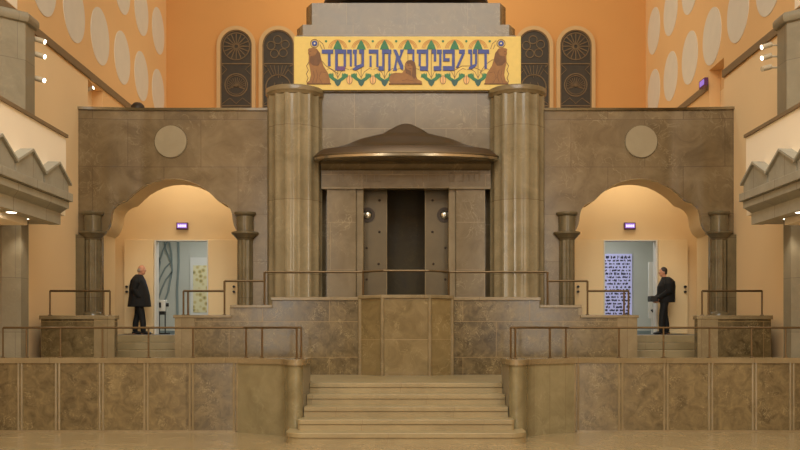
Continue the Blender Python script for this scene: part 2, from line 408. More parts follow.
for s, side in ((-1, 'left'), (1, 'right')):
    root = thing('arched_screen', (s*5.4, YS+.5, FL2), 'brown marble wall with a trefoil arch and round medallion, on the %s of the ark' % side, 'stone screen', 'arched screens either side of the ark')
    obj('marble_facing', screen_slab(-s*-1 if False else s, YS, YS+.14, 6.94, -7.72, POD, FL2), M['screen'], root, ang=30)
    obj('plaster_soffit', screen_slab(s, YS+.14, YS+1.0, 6.93, -7.70, POD, FL2), M['alcove'], root, ang=30)
    bm = B()
    for xa, xb in ((-7.74, -6.25), (-6.25, -3.12)):
        vs = []
        for x in (xa, xb):
            for y, z in ((YS-.05, 6.93), (YS-.05, 6.99), (YS+1.02, 6.99), (YS+1.02, 6.93)):
                vs.append(bm.verts.new((s*-x, y+bend(x), z)))
        for f in ((0,1,5,4),(1,2,6,5),(2,3,7,6),(3,0,4,7),(0,3,2,1),(4,5,6,7)): bm.faces.new([vs[i] for i in f])
    obj('coping', bm, M['coping'], root)
    mx_ = s*5.56; mz = pz(141.7, YS)
    bm = B(); pts = [(mx_+.375*math.cos(2*PI*i/48), mz+.375*math.sin(2*PI*i/48)) for i in range(48)]
    prism(bm, pts, 'y', YS-.035, YS+.05); md = obj('medallion', bm, M['medal'], root)
    bm = B(); band(bm, circ(mx_, mz, .388, 48), .02, YS-.012, YS+.02, True); obj('ring', bm, M['bima'], md)
    # slender columns carrying the arch
    for cx_, zb, wh in ((7.36, POD, 'beside the hall wall'), (3.80, FL2, 'next to the fluted column')):
        cx2 = s*cx_; yc = YS-.06+bend(-cx_)
        c = thing('engaged_column', (cx2, yc, zb), 'slender dark marble column under the %s arch, %s' % (side, wh), 'column', 'slender columns under the arches')
        z0 = pz(240, YS)
        bm = B()
        N_ = 96; pts = []
        for i in range(N_):
            a = 2*PI*i/N_; r = .165+.012*math.cos(8*a); pts.append((cx2+r*math.cos(a), yc+r*math.sin(a)))
        prism(bm, pts, 'z', zb, z0+.02); obj('shaft', bm, M['shaft'], c)
        bm = B(); lathe(bm, [(.17, -.02), (.20, .02), (.25, .07), (.27, .10), (.315, .13), (.32, .17), (.29, .185), (.2, .19)], (cx2, yc, z0), 40); obj('ring_capital', bm, M['shaft'], c)
        bm = B(); lathe(bm, [(.20, .185), (.20, .55), (.24, .575), (.255, .6), (.255, .64), (.20, .65)], (cx2, yc, z0), 40); obj('upper_drum', bm, M['shaft'], c)
        bm = B(); lathe(bm, [(.23, 0), (.23, .06), (.19, .12), (.165, .14)], (cx2, yc, zb), 32); obj('base', bm, M['shaft'], c)
        if cx_ > 5:
            a, b = sorted((s*7.50, s*7.72)); c1 = box(B(), a, b, YS-.3, YS-.09, POD, z0+.1); obj('pier', c1, M['shaft'], root)

# ------------------------------------------------------------------ alcoves and doors behind the arches
DX = xs_ = None
def X24(x): return (x-406)/F*YD
for s, side in ((-1, 'left'), (1, 'right')):
    d0, d1 = abs(X24(208)), abs(X24(155.5))         # doorway between 5.17 and 6.55 m from the middle
    zt = pz(240.5, YD)
    bm = B()
    for a, b, z0, z1 in ((d1, 8.0, FL2, 6.56), (2.9, d0, FL2, 6.56), (d0, d1, zt, 6.56)):
        x0, x1 = sorted((s*a, s*b)); box(bm, x0, x1, YD, YD+.22, z0, z1)
    x0, x1 = sorted((s*2.9, s*3.1)); box(bm, x0, x1, 23.0, YD+.1, FL2, 6.56)
    struct('wall_alcove_%s' % side, bm, M['alcove'])
    x0, x1 = sorted((s*d0, s*d1))
    dr = bpy.data.objects.new('door_%d' % (1 if s < 0 else 2), None); COL.objects.link(dr); dr.location = ((x0+x1)/2, YD, FL2); dr['kind'] = 'structure'
    bm = B(); band(bm, [(x0, FL2), (x0, zt), (x1, zt), (x1, FL2)], .05, YD-.02, YD+.25); obj('frame', bm, M['white'], dr)
    lw = (x1-x0)/2+.05
    for q in (-1, 1):
        e = x0 if q < 0 else x1; a, b = sorted((e+q*.03, e+q*(lw+.05)))
        lf = obj('door_leaf', box(B(), a, b, YD-.12, YD-.06, FL2+.02, zt+.01), M['leaf'], dr, bevel=.008)
        hx = e+q*(lw-.03)
        for hz, nm in ((2.74, 'door_knob'), (2.87, 'lock_knob')): obj(nm, cyl(B(), (hx, YD-.12, hz), (hx, YD-.19, hz), .032, 14), M['black'], lf)
    bx = sorted((s*(d1+.97), s*(d1+1.09)))
    tag(obj('door_stop', box(B(), bx[0], bx[1], YD-.25, YD-.1, FL2, FL2+.12), M['dark'], bevel=.01), 'small dark box on the floor by the %s door wall' % side, 'door stop')
    # exit sign over the door
    ex = (181.8-406)/F*24.2*-s; ez = pz(225.8, 24.2); ex = s*abs(ex)
    sg = thing('exit_sign', (ex, YD-.06, ez-.09), 'lit violet exit sign above the doorway behind the %s arch' % side, 'exit sign')
    obj('case', box(B(), ex-.15, ex+.15, YD-.08, YD, ez-.09, ez+.09), M['exitred'], sg, bevel=.01)
    pn = obj('lit_panel', box(B(), ex-.125, ex+.125, YD-.086, YD-.07, ez-.055, ez+.065), M['exit'], sg)
    bm = B()
    for i in range(4): box(bm, ex-.1+.055*i, ex-.065+.055*i, YD-.09, YD-.08, ez-.03, ez+.03)
    obj('pictogram', bm, M['exitfig'], pn)
    # room beyond the door
    bm = B(); rx0, rx1 = sorted((s*3.6, s*7.9)); yb = 27.6
    box(bm, rx0, rx1, yb, yb+.1, FL2, 5.0); struct('wall_room_%s' % side, bm, M['backroom'])
    bm = B(); box(bm, rx0, rx1, YD+.2, yb, 4.9, 5.0); struct('ceiling_room_%s' % side, bm, M['backroom'])
    bm = B()
    for xx in (s*3.6, s*7.9): box(bm, xx-.05, xx+.05, YD+.2, yb+.1, FL2, 5.0)
    struct('wall_room_sides_%s' % side, bm, M['backroom'])
    struct('baseboard_room_%s' % side, box(B(), rx0+.05, rx1-.05, yb-.03, yb, FL2, FL2+.1), M['mural'])
    area('room_light', (s*5.6, 25.8, 4.85), (s*5.6, 25.8, 0), 1.6, 1.0, 46, (.95, .97, .95))
    al = area('alcove_light', (s*5.5, 23.3, 6.45), (s*5.5, 23.5, 0), 2.8, .5, 40, (1.0, .90, .74))

# left room: line mural, framed print, lectern-like stand
yb = 27.56
def X(x, Y): return (x-406)/F*Y
bm = B()
def mcurve(pp, wd=.05): band(bm, [(X(x, yb), pz(y, yb)) for x, y in pp], wd, yb-.004, yb+.03)
mcurve([(168, 236), (171, 252), (172, 270), (168, 292), (158, 318)], .05)
mcurve([(178, 236), (178.5, 262), (177, 290), (177.5, 332)], .06)
mcurve([(171, 262), (165, 268), (160, 278), (156, 292)], .04)
mcurve([(172, 272), (166, 279), (161, 290), (157, 304)], .04)
mcurve([(168, 240), (163, 250), (159, 262), (156, 280)], .04)
mcurve([(163, 236), (166, 250), (171, 262)], .04)
mcurve([(156, 250), (160, 262), (158, 276)], .04)
o = obj('wall_mural', bm, M['mural']); tag(o, 'grey painted branch lines on the pale wall seen through the left doorway', 'mural')
pr = thing('framed_print', (X(199, yb), yb, pz(318, yb)), 'tall pale framed print with yellow and green leaves, seen through the left doorway', 'picture')
fr = [(X(190.5, yb), pz(257.5, yb)), (X(212, yb), pz(257.5, yb)), (X(212, yb), pz(316, yb)), (X(190.5, yb), pz(316, yb))]
bm = B(); prism(bm, fr, 'y', yb-.035, yb+.02); obj('mount', bm, M['white'], pr)
a = [(X(193.5, yb), pz(265.5, yb)), (X(209.5, yb), pz(265.5, yb)), (X(209.5, yb), pz(312.5, yb)), (X(193.5, yb), pz(312.5, yb))]
bm = B(); prism(bm, a, 'y', yb-.045, yb-.02); obj('print', bm, M['picture'], pr)
sx, sy = X(161.5, 25.2), 25.2
st = thing('equipment_stand', (sx, sy, FL2), 'small white machine on a thin black stand just inside the left doorway', 'stand')
obj('white_box', box(B(), sx-.16, sx+.13, sy-.12, sy+.12, FL2+.62, FL2+.93), M['white'], st, bevel=.02)
obj('control_panel', box(B(), sx-.14, sx+.02, sy-.15, sy-.11, FL2+.72, FL2+.86), M['black'], st)
obj('side_knob', cyl(B(), (sx+.12, sy, FL2+.8), (sx+.19, sy, FL2+.8), .05), M['black'], st)
obj('neck', box(B(), sx-.1, sx+.1, sy-.08, sy+.08, FL2+.53, FL2+.63), M['black'], st)
for dx in (-.06, .10):
    obj('leg', cyl(B(), (sx+dx, sy, FL2+.04), (sx+dx, sy, FL2+.6), .017), M['black'], st)
obj('foot_plate', box(B(), sx-.18, sx+.2, sy-.12, sy+.12, FL2, FL2+.04), M['black'], st)

# right room: lit text wall and white board
tx0, tx1, tz0, tz1 = X(600, yb), X(631.5, yb), FL2+.35, pz(254, yb)
tp = thing('text_panel', ((tx0+tx1)/2, yb, tz0), 'tall white backlit panel of dark text lines, seen through the right doorway', 'text panel')
bm = B(); box(bm, tx0, tx1, yb-.06, yb, tz0, tz1); lit = plain('backlit_panel', (180, 180, 222), .5, emit=.3, var=0); obj('lit_sheet', bm, lit, tp)
ink = plain('dark_text', (24, 24, 58), .6, var=0)
rnd = random.Random(3); zz = tz1-.10; row = 0
while zz > tz0+.05:
    bm = B(); x = tx0+.03
    hgt = .072 if row % 5 else .1
    while x < tx1-.08:
        wd = rnd.uniform(.04, .2); wd = min(wd, tx1-.03-x)
        for k in range(max(1, int(wd/.02))):
            if rnd.random() < .9: box(bm, x+k*.02, x+k*.02+.018, yb-.066, yb-.058, zz-hgt*rnd.uniform(.2, .5), zz+hgt*rnd.uniform(.1, .5))
        x += wd+rnd.uniform(.015, .05)
    obj('text_line', bm, ink, tp)
    zz -= .098; row += 1
wx0, wx1, wy = X(648.5, 26.2), X(660, 26.2), 26.2
wb = thing('information_board', ((wx0+wx1)/2, wy, FL2), 'white board with a dark curl mark standing behind the man in the right doorway', 'board')
obj('panel', box(B(), wx0, wx1, wy, wy+.05, pz(318.5, wy), pz(262, wy)), M['white'], wb, bevel=.005)
bm = B(); tube(bm, [(X(x, wy), wy-.012, pz(y, wy)) for x, y in ((655, 306), (655, 310), (652.5, 311.5), (651.5, 309.5))], .035, 8)
obj('curl_mark', bm, M['black'], wb)
obj('upright_mark', box(B(), X(654, wy), X(655.2, wy), wy-.012, wy, pz(292, wy), pz(268, wy)), M['mural'], wb)
for e in (wx0+.08, wx1-.12): obj('support', box(B(), e, e+.04, wy+.01, wy+.04, FL2, pz(318, wy)), M['white'], wb)

# ------------------------------------------------------------------ podium (bima) with stepped walls
YP = 18.8
def XP(x): return (x-406)/F*YP
pod = thing('podium', (0, 20.4, FL1), 'stepped brown marble podium below the ark, between the two side staircases', 'podium')
zA, zB_, zC = pz(315, YP), pz(305, YP), pz(297, YP)
segs = [(-4.67, -3.52, zA, 'low_wall'), (-3.52, -2.70, zB_, 'middle_wall'), (2.70, 3.52, zB_, 'middle_wall'), (3.52, 4.67, zA, 'low_wall')]
for a, b, zt, nm in segs:
    obj(nm, box(B(), a, b, YP, 21.4, FL1, zt-.06), M['bima'], pod)
    e0, e1 = (a-.03, b) if a < 0 else (a, b+.03)
    obj('coping', box(B(), e0, e1, YP-.035, 21.4, zt-.06, zt), M['coping'], pod, bevel=.01)
obj('high_wall', box(B(), -2.70, 2.70, YP, YP+.35, FL1, zC-.07), M['bima'], pod)
obj('coping', box(B(), -2.73, 2.73, YP-.035, YP+.38, zC-.07, zC), M['coping'], pod, bevel=.01)
obj('podium_deck', box(B(), -2.70, 2.70, YP+.35, 21.3, FL1, 1.96), M['step'], pod)
for sx_ in (-1, 1):
    a, b = sorted((sx_*2.70, sx_*2.56)); obj('riser_cheek', box(B(), a, b, YP+.35, 21.3, 1.96, zC-.04), M['bima'], pod)
    a, b = sorted((sx_*4.67, sx_*4.27)); obj('end_pilaster', box(B(), a, b, YP-.02, YP+.01, FL1, zA-.06), M['coping'], pod)
    a, b = sorted((sx_*3.56, sx_*3.48)); obj('corner_strip', box(B(), a, b, YP-.012, YP+.01, zA, zB_-.05), M['coping'], pod)
# pulpit bay
def bay(o): return [(-.93-o, YP+.02), (-.93-o, YP-.03-o*.6), (-.47-o*.5, YP-.38-o), (.47+o*.5, YP-.38-o), (.93+o, YP-.03-o*.6), (.93+o, YP+.02)]
bm = B(); prism(bm, bay(0), 'z', FL1, zC-.04); bayo = obj('pulpit_bay', bm, M['pulpit'], pod)
bm = B(); prism(bm, bay(.035), 'z', zC-.04, zC+.03); obj('pulpit_coping', bm, M['coping'], pod, bevel=.01)
for (x, y) in bay(0)[1:5]: obj('corner_bead', tube(B(), [(x, y, FL1), (x, y, zC-.04)], .04, 10), M['coping'], bayo)
# outer pedestals with the side stairs between them and the podium
for s, side in ((-1, 'left'), (1, 'right')):
    a, b = sorted((s*7.38, s*5.90)); zt = POD
    pd = thing('column_pedestal', (s*6.64, 20.6, FL1), 'dark marble pedestal block carrying the outer column of the %s arch' % side, 'pedestal', 'pedestals beside the side stairs')
    def Lp(o): return [(s*(7.38+o), YP-o), (s*(5.90-o), YP-o), (s*(5.90-o), 19.02+o), (s*(7.14-o), 19.02+o), (s*(7.14-o), 22.3), (s*(7.38+o), 22.3)]
    bm = B(); prism(bm, Lp(0), 'z', FL1, zt-.085); obj('block', bm, M['bima'], pd)
    bm = B(); prism(bm, Lp(.03), 'z', zt-.085, zt-.005); obj('coping', bm, M['coping'], pd, bevel=.01)
    a2, b2 = sorted((s*6.30, s*5.89)); obj('corner_facing', box(B(), a2, b2, YP-.02, YP+.01, FL1, zt-.085), M['coping'], pd)
    x0, x1 = sorted((s*5.88, s*4.68)); x2 = sorted((s*7.12, s*4.68))
    stt = thing('side_stair', ((x0+x1)/2, 19.0, FL1), 'short flight of stone steps up to the %s arch' % side, 'stairs', 'side stairs')
    for k in range(5):
        xx = x2 if k > 1 else (x0, x1)
        obj('step', box(B(), xx[0], xx[1], 19.0+.36*k, 20.62, FL1+.159*k, FL1+.159*(k+1)-(.0 if k < 4 else .001)), M['step'], stt, bevel=.012)

# ------------------------------------------------------------------ the ark
ark = thing('ark_wall', (0, 22.2, FL2), 'tall brown marble ark wall with framed doorway between two fluted columns', 'ark')
obj('upper_wall', box(B(), -3.09, 3.09, 22.05, 22.55, 5.6, pz(90.5, 21.95)), M['ark'], ark)
for q in (-1, 1):
    a, b = sorted((q*1.35, q*3.09)); obj('side_wall', box(B(), a, b, 22.42, 22.6, FL2, 5.65), M['ark'], ark)
zl = pz(187.5, 21.9)
fz = obj('frieze', box(B(), -1.99, 1.99, 21.86, 22.2, zl, pz(170.5, 21.86)), M['ark'], ark)
bm = B(); prism(bm, [(21.98, pz(170.5, 21.86)), (22.2, pz(170.5, 21.86)), (22.2, 5.75), (21.75, 5.75), (21.80, 5.62)], 'x', -2.0, 2.0); obj('cove', bm, M['ark'], ark)
bm = B(); box(bm, -1.99, -1.0, 21.82, 22.1, zl-.05, zl+.02); box(bm, -1.0, 1.0, 21.84, 22.1, zl-.03, zl+.02); box(bm, 1.0, 1.99, 21.82, 22.1, zl-.05, zl+.02); obj('lintel_moulding', bm, M['coping'], ark, bevel=.01)
for s in (-1, 1):
    def SB(p, q, y0, y1, z0, z1):
        a, b = sorted((s*p, s*q)); return box(B(), a, b, y0, y1, z0, z1)
    obj('jamb_pilaster', SB(1.18, 1.86, 21.88, 22.42, 1.96, zl-.05), M['ark'], ark)
    obj('jamb_moulding', SB(1.00, 1.18, 21.94, 22.4, 1.96, zl-.03), M['coping'], ark, bevel=.02)
    obj('jamb_fillet', SB(1.11, 1.14, 21.92, 21.96, 1.96, zl-.05), M['coping'], ark)
    # sliding bronze leaf half hidden in the jamb
    lf = obj('sliding_leaf', SB(.46, 1.3, 22.44, 22.52, 1.97, zl+.1), M['bronze'], ark, bevel=.006)
    obj('edge_bead', SB(.455, .48, 22.43, 22.55, 1.97, zl+.1), M['coping'], lf)
    yc = 22.45; zc = pz(215, 22.45); xc = s*.93
    bm = B(); pts = circ(xc, zc, .15, 32); band(bm, pts, .06, yc-.03, yc+.01, True)
    for i in range(24):
        a = 2*PI*i/24; ellipsoid(bm, (xc+.175*math.cos(a), yc-.01, zc+.175*math.sin(a)), (.013, .02, .013), 8, 6)
    obj('boss_ring', bm, M['dark'], lf)
    bm = B(); ellipsoid(bm, (xc, yc, zc), (.115, .07, .115), 24, 14); obj('boss', bm, M['silver'], lf)
    for x, y in ((.64, 200.5), (.64, 232), (.66, 264), (.95, 248), (.95, 279.5)):
        bm = B(); ellipsoid(bm, (s*x, yc, pz(y, yc)), (.032, .03, .032), 10, 6); obj('rivet', bm, M['dark'], lf)
# niche behind the doors
bm = B(); box(bm, -1.3, 1.3, 23.4, 23.6, 1.9, 5.5); box(bm, -1.5, -1.3, 22.55, 23.6, 1.9, 5.5); box(bm, 1.3, 1.5, 22.55, 23.6, 1.9, 5.5); box(bm, -1.5, 1.5, 22.55, 23.6, 5.3, 5.5); box(bm, -1.5, 1.5, 22.2, 23.6, 1.7, 1.97)
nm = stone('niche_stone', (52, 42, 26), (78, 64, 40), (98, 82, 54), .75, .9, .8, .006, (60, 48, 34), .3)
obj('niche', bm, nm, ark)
# canopy over the doorway
SIL = [(0, 123.5), (5, 124.3), (9, 126), (17, 130.2), (22, 133.2), (24, 134), (34, 136.4), (45, 139.2), (48, 140.3), (58, 144.6), (60, 145.2), (70, 148), (83, 150.2), (86, 152), (89, 155), (90.5, 156.6)]
YCN = 21.48
cpz = lambda y: EYE+(331-y)/F*YCN
can = thing('ark_canopy', (0, 21.8, cpz(163)), 'brown bell-shaped metal canopy over the ark doorway', 'canopy')
bm = B(); prof = [(2.135*o/91.0, cpz(y)) for o, y in SIL]
n = 64
def halfrings(bm, prof, ky=.30):
    """D-shaped rings: half ellipse in front, straight sides running back to the wall"""
    R = []
    for r, z in prof:
        rr = max(r, .004)
        R.append([bm.verts.new((-rr, 22.06, z))]+[bm.verts.new((rr*math.cos(PI+PI*i/n), YCN+ky*rr*math.sin(PI+PI*i/n), z)) for i in range(n+1)]+[bm.verts.new((rr, 22.06, z))])
    for a, b in zip(R[:-1], R[1:]):
        for i in range(n+2): bm.faces.new((a[i], a[i+1], b[i+1], b[i]))
    return R
halfrings(bm, prof); obj('lid', bm, M['bronze_lid'], can, ang=25)
bm = B(); halfrings(bm, [(2.11, cpz(156)), (2.14, cpz(156.3)), (2.145, cpz(157.6)), (2.10, cpz(158.0))]); obj('gold_rim', bm, M['gold'], can)
bm = B(); halfrings(bm, [(2.10, cpz(157.8)), (2.13, cpz(158.2)), (2.12, cpz(160.6)), (2.05, cpz(161.4)), (1.6, cpz(161.4)), (0, cpz(161.4))]); obj('polished_rim', bm, M['rim'], can)
# fluted columns
for s, side in ((-1, 'left'), (1, 'right')):
    cx_ = s*2.63; yc = 22.0
    fc = thing('fluted_column', (cx_, yc, FL2), 'massive fluted marble column on the %s of the ark doorway' % side, 'column', 'fluted ark columns')
    pts = []; NF = 14; K = 12
    for i in range(NF*K):
        t = (i % K)/K; a = 2*PI*i/(NF*K)
        d = 0 if t < .2 else .034*math.sin(PI*(t-.2)/.8)**.8
        pts.append((cx_+(.645-d)*math.cos(a), yc+(.645-d)*math.sin(a)))
    ztop = pz(98.5, YS)
    bm = B(); prism(bm, pts, 'z', FL2, ztop); obj('fluted_shaft', bm, M['column'], fc, ang=20)
    bm = B(); lathe(bm, [(.60, -.03), (.645, -.01), (.66, .03), (.685, .06), (.69, .15), (.68, .17), (0, .18)], (cx_, yc, ztop), 64); obj('cap', bm, M['coping'], fc)
    bm = B(); lathe(bm, [(.70, 0), (.70, .1), (.66, .14)], (cx_, yc, FL2), 64); obj('base', bm, M['coping'], fc)
# stepped stone top
def oct_pts(hw, yf, ch, yb): return [(-hw, yb), (-hw, yf+ch), (-hw+ch*.5, yf), (hw-ch*.5, yf), (hw, yf+ch), (hw, yb)]
obj('crown_base', box(B(), -2.6, 2.6, 21.97, 23.9, pz(91.5, 21.95), 8.7), M['ark'], ark)
bm = B(); prism(bm, oct_pts(2.63, 22.08, .36, 23.8), 'z', pz(36.5, 22.0), pz(24.6, 22.08)); obj('lower_crown', bm, M['ark'], ark)
bm = B(); prism(bm, oct_pts(2.42, 22.25, .34, 23.7), 'z', pz(25.5, 22.25), pz(3.0, 22.25)); obj('upper_crown', bm, M['ark'], ark)
dm = B(); lathe(dm, [(0, -.02), (1.2, -.02), (1.7, .03), (2.0, .12), (2.1, .25), (2.05, .4), (1.6, .75), (.8, 1.05), (0, 1.15)], (0, 24.5-.9, pz(3.0, 22.25)+.14), 64, 1, .6)
lathe(dm, [(1.3, -.2), (1.3, 0)], (0, 23.3, pz(3.0, 22.25)+.15), 32, 1, .3)
tag(obj('bronze_dome', dm, M['dark'], None), 'dark bronze dome on top of the stepped ark crown', 'dome')

# ------------------------------------------------------------------ mosaic panel
YM = 21.9
def XM(x): return (x-406)/F*YM
def ZM(y): return pz(y, YM)
pn = thing('mosaic_panel', (XM(407.5), YM, ZM(90)), 'yellow mosaic panel with blue lettering, lions and green leaves above the ark', 'mosaic')
obj('yellow_ground', box(B(), XM(294), XM(521), YM, YM+.06, ZM(90), ZM(36.3)), M['yellow'], pn, bevel=.01)
def poly(pts, mat, name, par, d=.012, bm=None):
    b = bm or B(); prism(b, [(XM(x), ZM(y)) for x, y in pts], 'y', YM-d, YM+.005)
    return b if bm is not None else obj(name, b, mat, par)
def line(bm, pts, wd, d=.006): band(bm, [(XM(x), ZM(y)) for x, y in pts], wd/F*YM, YM-d, YM+.004)
def cpx(cx, cy, r, a0=0, a1=360, n=20, ry=None): return [(cx+r*math.cos(math.radians(a0+(a1-a0)*i/n)), cy-(ry or r)*math.sin(math.radians(a0+(a1-a0)*i/n))) for i in range(n+1)]
# arches with green leaves, stems, leaf tufts
AC = [337.8+23.37*i for i in range(7)]
for i, cx in enumerate(AC):
    b = B()
    for r, ry in ((9.3, 9.6), (7.9, 8.6), (6.6, 7.5)): line(b, cpx(cx, 49.5, r, 8, 172, 16, ry), .7)
    obj('arch_lines', b, M['yellow3'], pn)
    poly([(cx-4.6, 49.5), (cx-3.2, 45.5), (cx-1.2, 41.5), (cx, 40), (cx+1.2, 41.5), (cx+3.2, 45.5), (cx+4.6, 49.5)], M['green'], 'arch_leaf', pn, .01)
    b = B(); line(b, [(cx, 50), (cx, 79)], .5, .009)
    for q in (-1, 1): line(b, [(cx, 78), (cx+q*3, 72), (cx+q*8, 68.5), (cx+q*11, 69.5)], .4, .007)
    obj('stem', b, M['stem'], pn)
    if i != 3:
        b = B()
        for q in (-1, 1):
            poly([(cx-q*.4, 83), (cx+q*5, 80.5), (cx+q*8.5, 77.6), (cx+q*10.5, 77.5), (cx+q*9.8, 74.6), (cx+q*7, 73.6), (cx+q*5, 75), (cx+q*3.6, 77.6), (cx-q*.4, 80)], None, '', None, .010, b)
            for k in range(4): poly([(cx+q*(4+k*1.5), 75.6), (cx+q*(5.0+k*1.6), 72.4+.4*k), (cx+q*(6+k*1.4), 75.6)], None, '', None, .008, b)
        tf = obj('leaf_tuft', b, M['green'], pn)
        poly([(cx-4, 80), (cx+4, 80), (cx+2, 84.8), (cx, 86.5), (cx-2, 84.8)], M['teal'], 'leaf_base', tf, .012)
for i in range(8): poly(cpx(AC[0]-11.7+23.37*i, 41.3, 1.2, n=10)[:-1], M['green'], 'green_dot', pn, .01)
for cx in (349.5, 372.9, 443, 466.4):
    pd_ = poly(cpx(cx, 80, 2.6, n=16, ry=4)[:-1], M['pod'], 'pod', pn, .012); b = B(); line(b, cpx(cx, 80, 2.8, n=16, ry=4.2), .45, .012); line(b, [(cx, 76), (cx, 84)], .5, .014); obj('pod_outline', b, M['stem'], pd_)
# lettering
TOP = 49.8; BT = 53.8
def q4(x0, x1, y0, y1): return [(x0, y0), (x1, y0), (x1, y1), (x0, y1)]
LET = [
 [q4(321.9, 333.2, TOP, BT), q4(328, 330.6, BT, 66.3)],
 [q4(335, 346.3, TOP, BT), q4(335.2, 337.6, BT, 70.6), q4(343.7, 346, BT, 66.8)],
 [q4(347.2, 351.8, TOP, BT), q4(349.9, 351.9, BT, 66.5)],
 [q4(353, 357, TOP, BT), q4(354.4, 356.6, BT, 66), q4(359.2, 364.2, TOP, BT), q4(361.8, 364, BT, 63.8), [(364, 63), (364, 66.4), (355.5, 70.6), (352.6, 69.6), (356, 66.4)]],
 [q4(368.8, 378.4, TOP, BT), q4(369.6, 371.6, 56, 67), q4(376.4, 378.4, BT, 67.2)],
 [q4(382, 391.4, TOP, BT), q4(382.2, 384.2, BT, 66.5), q4(378.6, 384, 66.4, 70.8), q4(388.3, 390.6, BT, 70.8)],
 [[(393.2, TOP), (396.4, TOP), (403.3, 66), (403.2, 70), (400.6, 69)], [(400.2, TOP), (404, TOP), (402, 55), (400.4, 58.8), (398.8, 57.4), (400.4, 54)], [(396, 57.6), (397.5, 60), (396.3, 66.5), (397, 70.8), (393, 70.8), (394.3, 66.5)]],
 [q4(407.4, 414.4, TOP, BT), q4(412.4, 414.4, BT, 62)],
 [q4(416.8, 428.2, TOP, BT), q4(418.6, 420.8, BT, 66.2), q4(426, 428.2, BT, 67), q4(419.8, 428, 66.6, 70.8)],
 [q4(431.8, 436.2, TOP, BT), q4(433.8, 436.2, BT, 61.5)],
 [q4(437, 441.8, TOP, BT), q4(439.2, 441.4, BT, 66.5), q4(433.6, 441.2, 66.4, 70.8)],
 [q4(443, 454.6, TOP, BT), q4(443.2, 445.2, BT, 61.5), q4(444.8, 449.6, 58.4, 61.6), q4(452, 454.4, BT, 66.6), q4(443, 454.2, 66.4, 70.8)],
 [q4(459, 464.8, TOP, BT), [(462, BT), (464.6, BT), (458.4, 67.8), (455.8, 67.8)]],
 [q4(468.2, 472, TOP, BT), q4(470.2, 472.2, BT, 65.5), q4(473, 477, TOP, BT), q4(475, 477, BT, 64), [(477, 63.6), (476.4, 66), (472, 69.4), (468.4, 69.6), (469, 67.4), (473, 65)]],
 [q4(478.2, 489, TOP, BT), q4(484.4, 486.8, BT, 69)],
]
for i, strokes in enumerate(LET):
    b = B()
    for k, st_ in enumerate(strokes): prism(b, [(XM(x), ZM(y)) for x, y in st_], 'y', YM-.024-.002*k, YM+.005)
    L_ = obj('letter', b, M['blue'], pn)
    if i == 1:
        b = B(); poly(q4(337, 345.2, 66.6, 70.8), None, '', None, .032, b); obj('violet_stroke', b, M['violet'], L_)
# sprays and lions
b = B(); line(b, [(322, 61), (326, 66), (333, 70), (338, 74)], .5); line(b, [(455, 70), (462, 66), (470, 66), (480, 70), (483, 77)], .5, .008); line(b, [(480, 73), (485, 65), (492, 60), (500, 59)], .5, .007)
obj('tendrils', b, M['stem'], pn)
for s in (-1, 1):
    def mx2(p): return [(407.6+s*(407.6-x) if s > 0 else x, y) for x, y in p]
    b = B(); poly(mx2([(308, 49.8), (309, 48.6), (313, 47.8), (317, 49), (320, 53), (321.6, 60), (323.5, 66), (328, 73), (330, 80), (330.2, 84.2), (307.6, 84.2), (306.8, 82.6), (309.5, 81), (311, 75), (310, 68), (308.6, 62), (309, 56), (308.6, 54), (308.4, 51.6)]), None, '', None, .016, b)
    ln = obj('seated_lion', b, M['lion'], pn)
    b = B(); poly(mx2([(312, 50), (316.5, 49.6), (320, 54), (321.4, 61), (318, 66), (313, 65.5), (309.5, 62), (310.4, 57), (312.4, 54)]), None, '', None, .022, b); obj('mane', b, M['mane'], ln)
    b = B(); poly(mx2([(308.6, 51.2), (310, 49.4), (313, 48.6), (316.4, 49.6), (317, 52.6), (315.4, 55.6), (312.4, 56.6), (309.2, 56), (308.2, 53.6)]), None, '', None, .026, b); hd = obj('head', b, M['lion'], ln)
    b = B(); line(b, mx2([(309.6, 52), (311.4, 51.4)]), .7, .03); obj('eye_mark', b, M['mane'], hd)
    b = B(); line(b, mx2([(308.8, 54.8), (311, 54.6)]), .5, .03); obj('mouth_mark', b, M['mane'], hd)
    b = B(); line(b, mx2([(312.4, 83), (314.5, 77), (313.5, 71)]), .5, .02); line(b, mx2([(316, 83), (318, 76), (316, 70)]), .5, .02); line(b, mx2([(322, 83), (319, 78), (321, 72), (326, 73)]), .5, .02); obj('contour', b, M['mane'], ln)
    b = B(); line(b, mx2([(307, 83.9), (331, 83.9)]), 1.2, .018); obj('ground_line', b, M['mane'], ln)
    fx = 314.6 if s < 0 else 815.2-314.6+.4
    b = B(); line(b, cpx(fx, 43.6, 4.1), .6, .01); line(b, mx2([(324.6, 49), (323, 44), (319, 40.6)]), .5, .01); line(b, mx2([(322, 49), (320, 44.6)]), .5, .01)
    line(b, mx2([(309, 62), (306.5, 66), (308.4, 70), (306.4, 74), (308.2, 78), (306.6, 82)]), .6, .01); obj('scroll', b, M['stem'], pn)
    b = B(); poly(cpx(fx, 43.6, 2.9)[:-1], None, '', None, .014, b); obj('blue_flower', b, M['blue'], pn)
    b = B(); poly(cpx(fx, 43.6, .9, n=10)[:-1], None, '', None, .02, b); obj('flower_eye', b, M['whiteline'], pn)
b = B(); poly([(389.6, 77), (391.5, 74), (396, 73), (402, 73.4), (404.6, 70), (405, 64), (407.4, 61), (411, 60.4), (414.6, 62.4), (415.6, 68), (416, 76), (417.5, 79.6), (421.6, 81.4), (421.8, 83.8), (391, 83.8), (389.2, 81)], None, '', None, .03, b)
ln = obj('resting_lion', b, M['lion'], pn)
for ex in (408.6, 411.4):
    b = B(); line(b, [(ex-.5, 65.6), (ex+.5, 65.6)], .7, .040); obj('eye_mark', b, M['mane'], ln)
